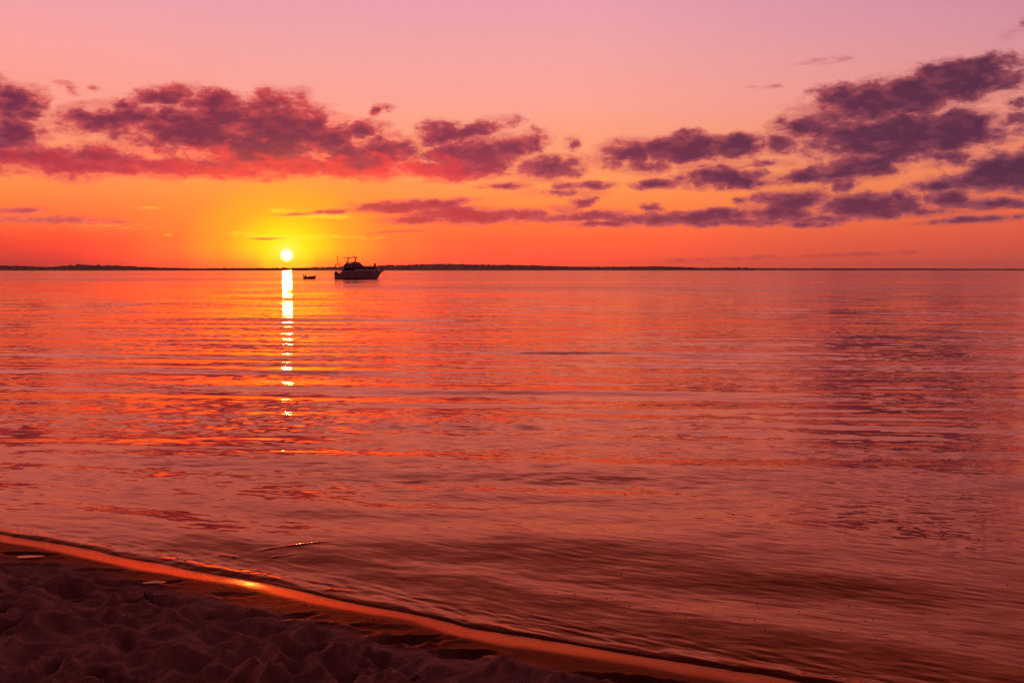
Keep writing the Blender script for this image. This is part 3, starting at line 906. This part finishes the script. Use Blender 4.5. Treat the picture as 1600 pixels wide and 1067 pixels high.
x, z = bxz(338, 395); add_ball(bm, (x, -1.3, z), (.13, .12, .28)); add_ball(bm, (x + .05, -1.3, z + .32), (.10, .1, .12)); from_bm('rail_grill', bm, dark_m, cr, True)
# stern rail
bm = bmesh.new(); pts_ = [(.15, -1.45), (.15, 1.45)]
z0 = bxz(0, 562)[1]
add_tube(bm, [(1.25, -1.55, z0 + .55), (.1, -1.5, z0 + .55), (.1, 1.5, z0 + .55), (1.25, 1.55, z0 + .55)], .02, 6)
for (x, y) in ((.1, -1.5), (.1, -.5), (.1, .5), (.1, 1.5), (1.25, -1.55), (1.25, 1.55)): add_tube(bm, [(x, y, z0 - .05), (x, y, z0 + .55)], .016, 6)
from_bm('stern_rail', bm, steel_m, cr)
# bow rail
bm = bmesh.new()
xs_r = np.linspace(L_ * .62, L_ * .985, 9)
for s_ in (-1, 1):
    top_p = [(x, s_ * (half(x) * .93), sheer(x) + .52) for x in xs_r] + [(L_ + .05, 0, sheer(L_) + .70)]
    add_tube(bm, top_p, .022, 6)
    for x in xs_r: add_tube(bm, [(x, s_ * half(x) * .93, sheer(x)), (x, s_ * half(x) * .93, sheer(x) + .52)], .016, 6)
from_bm('bow_rail', bm, steel_m, cr)
bm = bmesh.new(); x, z = bxz(1262, 508); add_prism(bm, [(x - .1, z), (x + .18, z), (x + .36, z + .75), (x + .2, z + .72)], -.10, .10); from_bm('bow_pulpit', bm, dark_m, cr)
bm = bmesh.new(); x, z = bxz(1290, 512); add_box(bm, (x + .1, 0, z), (.65, .3, .1)); add_tube(bm, [(x - .1, 0, z + .1), (x + .45, 0, z + .02), (x + .4, 0, z - .18)], .05); from_bm('anchor', bm, steel_m, cr)
# windlass and hatch on the foredeck
bm = bmesh.new(); x, z = bxz(1160, 502); add_box(bm, (x, 0, z), (.6, .6, .18)); add_tube(bm, [(x + .4, -.2, z + .08), (x + .4, .2, z + .08)], .13, 10); from_bm('windlass', bm, dark_m, cr, bevel=.03)

M_cr = Matrix.Translation(cr.location) @ Matrix.Rotation(cr.rotation_euler.z, 4, 'Z')
# ---- horseshoe life ring hanging at the stern
lx, lz = bxz(400, 372)
p0 = M_cr @ Vector((lx, -1.42, lz))
bm = bmesh.new()
R1, R2, n1, n2 = .27, .075, 20, 8
rg = [[bm.verts.new((math.cos(a) * (R1 + R2 * math.cos(b)), R2 * math.sin(b), math.sin(a) * (R1 + R2 * math.cos(b)))) for b in [2 * math.pi * j / n2 for j in range(n2)]] for a in [2 * math.pi * i / n1 for i in range(n1)]]
for i in range(n1):
    for j in range(n2): bm.faces.new((rg[i][j], rg[(i + 1) % n1][j], rg[(i + 1) % n1][(j + 1) % n2], rg[i][(j + 1) % n2]))
lr = from_bm('life_ring', bm, red_m, None, True)
lr.location = p0
tag(lr, 'red life ring hung high at the stern of the cabin cruiser', 'life ring')
bm = bmesh.new()
add_tube(bm, [(0, 0, -R1 - .05), (0, 0, bxz(0, 560)[1] - lz)], .02, 6); from_bm('holder', bm, steel_m, lr)

def outboard(par, x, y, z, s=1.0, tilt=0):
    bm = bmesh.new()
    add_ball(bm, (0, 0, .30 * s), (.19 * s, .14 * s, .20 * s)); add_box(bm, (0, 0, .12 * s), (.22 * s, .2 * s, .14 * s))
    add_prism(bm, [(-.07 * s, .08 * s), (.07 * s, .08 * s), (.05 * s, -.65 * s), (-.08 * s, -.65 * s)], -.04 * s, .04 * s)
    add_ball(bm, (-.05 * s, 0, -.62 * s), (.18 * s, .06 * s, .06 * s), 1)
    o = from_bm('outboard_motor', bm, dark_m, par, True)
    o.location = (x, y, z); o.rotation_euler = (0, tilt, 0)
    bm = bmesh.new(); add_tube(bm, [(.1 * s, 0, .18 * s), (.5 * s, 0, .26 * s)], .02 * s, 6); from_bm('tiller', bm, dark_m, o)
    return o

# ---- dark inflatable stowed on the foredeck, motor at its forward end
fx0, fz = bxz(905, 452)
fx1, _ = bxz(1150, 445)
inf = empty('inflatable_dinghy', M_cr @ Vector(((fx0 + fx1) / 2, 0, fz)), cr.rotation_euler.z)
tag(inf, 'dark inflatable dinghy with its motor stowed on the foredeck of the cruiser', 'dinghy')
hl = (fx1 - fx0) / 2
bm = bmesh.new()
pth = [(hl, -.55, 0), (hl * .3, -.58, 0), (-hl * .5, -.55, .02), (-hl * .9, -.3, .06), (-hl, 0, .08), (-hl * .9, .3, .06), (-hl * .5, .55, .02), (hl * .3, .58, 0), (hl, .55, 0)]
add_tube(bm, pth, .19, 10); from_bm('tube', bm, dark_m, inf, True)
bm = bmesh.new(); add_box(bm, (0, 0, -.12), (hl * 1.7, .9, .06)); add_box(bm, (hl * .86, 0, .0), (.06, .9, .42)); from_bm('floor_board', bm, rub_m, inf)
outboard(inf, hl * .80, 0, .42, 1.35, .25)

# ---- anchor rope from the bow into the water
bm = bmesh.new(); x, z = bxz(1300, 518); xe = bxz(1352, 680)[0]
pts_ = []
for i in range(13):
    q = i / 12; pts_.append(M_cr @ Vector((x + (xe - x) * (q ** .75), -.02, z * (1 - q) ** 1.0 + (-.3) * q)))
add_tube(bm, pts_, .022, 6)
tag(from_bm('anchor_rope', bm, rope_m), 'thin anchor rope slanting from the bow of the cruiser into the water', 'rope')

# ---- small open tender, left of the cruiser
tx0, ty = ground(474.5, 435.8)
S2 = ty / FPX
td = empty('small_motorboat', (tx0, ty, 0), R(4))
tag(td, 'small open motorboat with an outboard drifting alone left of the cruiser', 'small boat')
K2 = S2 / 53.33
def txz(zx, zy): return ((zx - 235) * K2, (632 - zy) * K2)
TL = (1300 - 235) * K2
st = []; inner = []
for i in range(17):
    q = i / 16
    zt_ = float(np.interp(q, [0, .3, .6, 1], [.42, .45, .56, .70])) * S2 / .143
    hb = .66 * float(np.interp(q, [0, .4, .7, .88, 1], [.85, 1, .85, .5, .03]))
    x_t = TL * q; x_b = .14 + (TL * .86 - .14) * q
    st.append([(x_t, -hb, zt_), (x_t * .5 + x_b * .5, -hb * .92, zt_ * .45), (x_b, -hb * .55, -.1), (x_b, 0, -.16), (x_b, hb * .55, -.1), (x_t * .5 + x_b * .5, hb * .92, zt_ * .45), (x_t, hb, zt_)])
    inner.append([(x_t, -hb + .03, zt_ + .004), (x_b, -hb * .6, .08), (x_b, hb * .6, .08), (x_t, hb - .03, zt_ + .004)])
bm = bmesh.new(); loft(bm, st, False)
bm.faces.new([bm.verts.new(p_) for p_ in st[0]])
from_bm('hull', bm, alu_m, td, True)
bm = bmesh.new(); loft(bm, inner[:-1], False); from_bm('inner_skin', bm, alu_m, td)
for q in (.3, .62):
    bm = bmesh.new(); add_box(bm, (TL * q, 0, .34), (.24, 1.1, .04)); from_bm('thwart', bm, alu_m, td)
bm = bmesh.new()
for s_ in (-1, 1): add_tube(bm, [(p_[0][0], s_ * p_[0][1], p_[0][2]) for p_ in st], .03, 6)
from_bm('gunwale', bm, rub_m, td)
outboard(td, -.02, 0, .52, .8, 0)
bm = bmesh.new(); add_ball(bm, (.42, .05, .62), (.22, .2, .27)); add_box(bm, (.45, .05, .3), (.4, .4, .3)); from_bm('covered_gear', bm, dark_m, td, True)

# ------------------------------------------------------------------ small things on the beach
def twig(px, py, ln, ang, rad, lab):
    x, y = ground(px, py, .1)
    pts_ = []
    for i in range(7):
        q = i / 6 - .5
        X_, Y_ = x + math.cos(ang) * ln * q, y + math.sin(ang) * ln * q + .01 * math.sin(q * 9)
        pts_.append((X_, Y_, surf_z(X_, Y_) + rad * .7))
    bm = bmesh.new(); add_tube(bm, pts_, rad, 7, rad * .6)
    tag(from_bm('twig', bm, wood2_m, None, True), lab, 'twig')
twig(234, 928, .10, -.55, .007, 'short dark twig lying on smooth sand below the lone puddle')
twig(128, 926, .07, .3, .004, 'thin twig on the trampled sand at the left')
twig(648, 1046, .05, .9, .006, 'dark bit of driftwood in the dry sand at the bottom middle')

bm = bmesh.new(); bmesh.ops.create_icosphere(bm, subdivisions=2, radius=1.0)
for v__ in bm.verts: v__.co *= 1 + .16 * math.sin(v__.co.x * 5.1 + v__.co.y * 3.3) + .08 * math.sin(v__.co.z * 7)
me = bpy.data.meshes.new('pebble'); bm.to_mesh(me); bm.free(); me.materials.append(stone_m)
for q in me.polygons: q.use_smooth = True
peb_px = []
rp = random.Random(4)
for k in range(46):
    px = rp.uniform(20, 1050); base_y = float(np.interp(px, [p_[0] for p_ in film_px], [p_[1] for p_ in film_px]))
    peb_px.append((px, base_y + rp.uniform(-14, 46)))
for (px, py) in peb_px:
    x, y = ground(px, py, .06)
    o = bpy.data.objects.new('pebble', me); C.objects.link(o)
    s = rp.uniform(.0025, .0055)
    o.scale = (s * rp.uniform(1, 1.7), s, s * .55); o.rotation_euler = (0, 0, rp.uniform(0, 3))
    o.location = (x, y, surf_z(x, y) + s * .2)
    tag(o, 'tiny dark pebble on the wet sand along the shoreline', 'pebble', 'pebbles along the wet shoreline')

# ------------------------------------------------------------------ bubbles floating on the near water
foam_m = simple('foam_bubble', (.5, .38, .36), .2)
bm = bmesh.new()
ds = {}
for k in range(170):
    px = rp.gauss(1120, 230); py = rp.gauss(960, 42)
    x, y = ground(px, py, 0)
    e1 = float(shore_dist(np.array([[x]]), np.array([[y]]))[2][0, 0])
    if e1 < .25 or e1 > 3.5: continue
    s = rp.uniform(.0022, .0052)
    rr_, tt_ = math.hypot(x, y), math.atan2(x, y)
    i = min(max(np.searchsorted(r, rr_), 1), len(r) - 1); j = min(max(np.searchsorted(th, tt_), 1), len(th) - 1)
    bmesh.ops.create_icosphere(bm, subdivisions=1, radius=s, matrix=Matrix.Translation((x, y, float(H[i, j]) + s * .2)))
tag(from_bm('foam_bubbles', bm, foam_m, None, True), 'scattered foam bubbles floating on the near water at right', 'foam', kind='stuff')

# ------------------------------------------------------------------ evening haze over the lake
bm = bmesh.new()
add_box(bm, (0, 4700, 35.5), (22000, 10600, 81.0))
me = bpy.data.meshes.new('haze'); bm.to_mesh(me); bm.free()
hz, t = material('haze_air')
pv = t.n('ShaderNodeVolumePrincipled')
pv.inputs['Color'].default_value = (1, .60, .58, 1)
pv.inputs['Density'].default_value = 4.5e-5
pv.inputs['Anisotropy'].default_value = .65
o = t.n('ShaderNodeOutputMaterial'); t.link(pv.outputs[0], o.inputs['Volume'])
me.materials.append(hz)
ho = bpy.data.objects.new('haze', me); C.objects.link(ho)
tag(ho, 'thin evening haze over the lake', 'haze', kind='stuff')
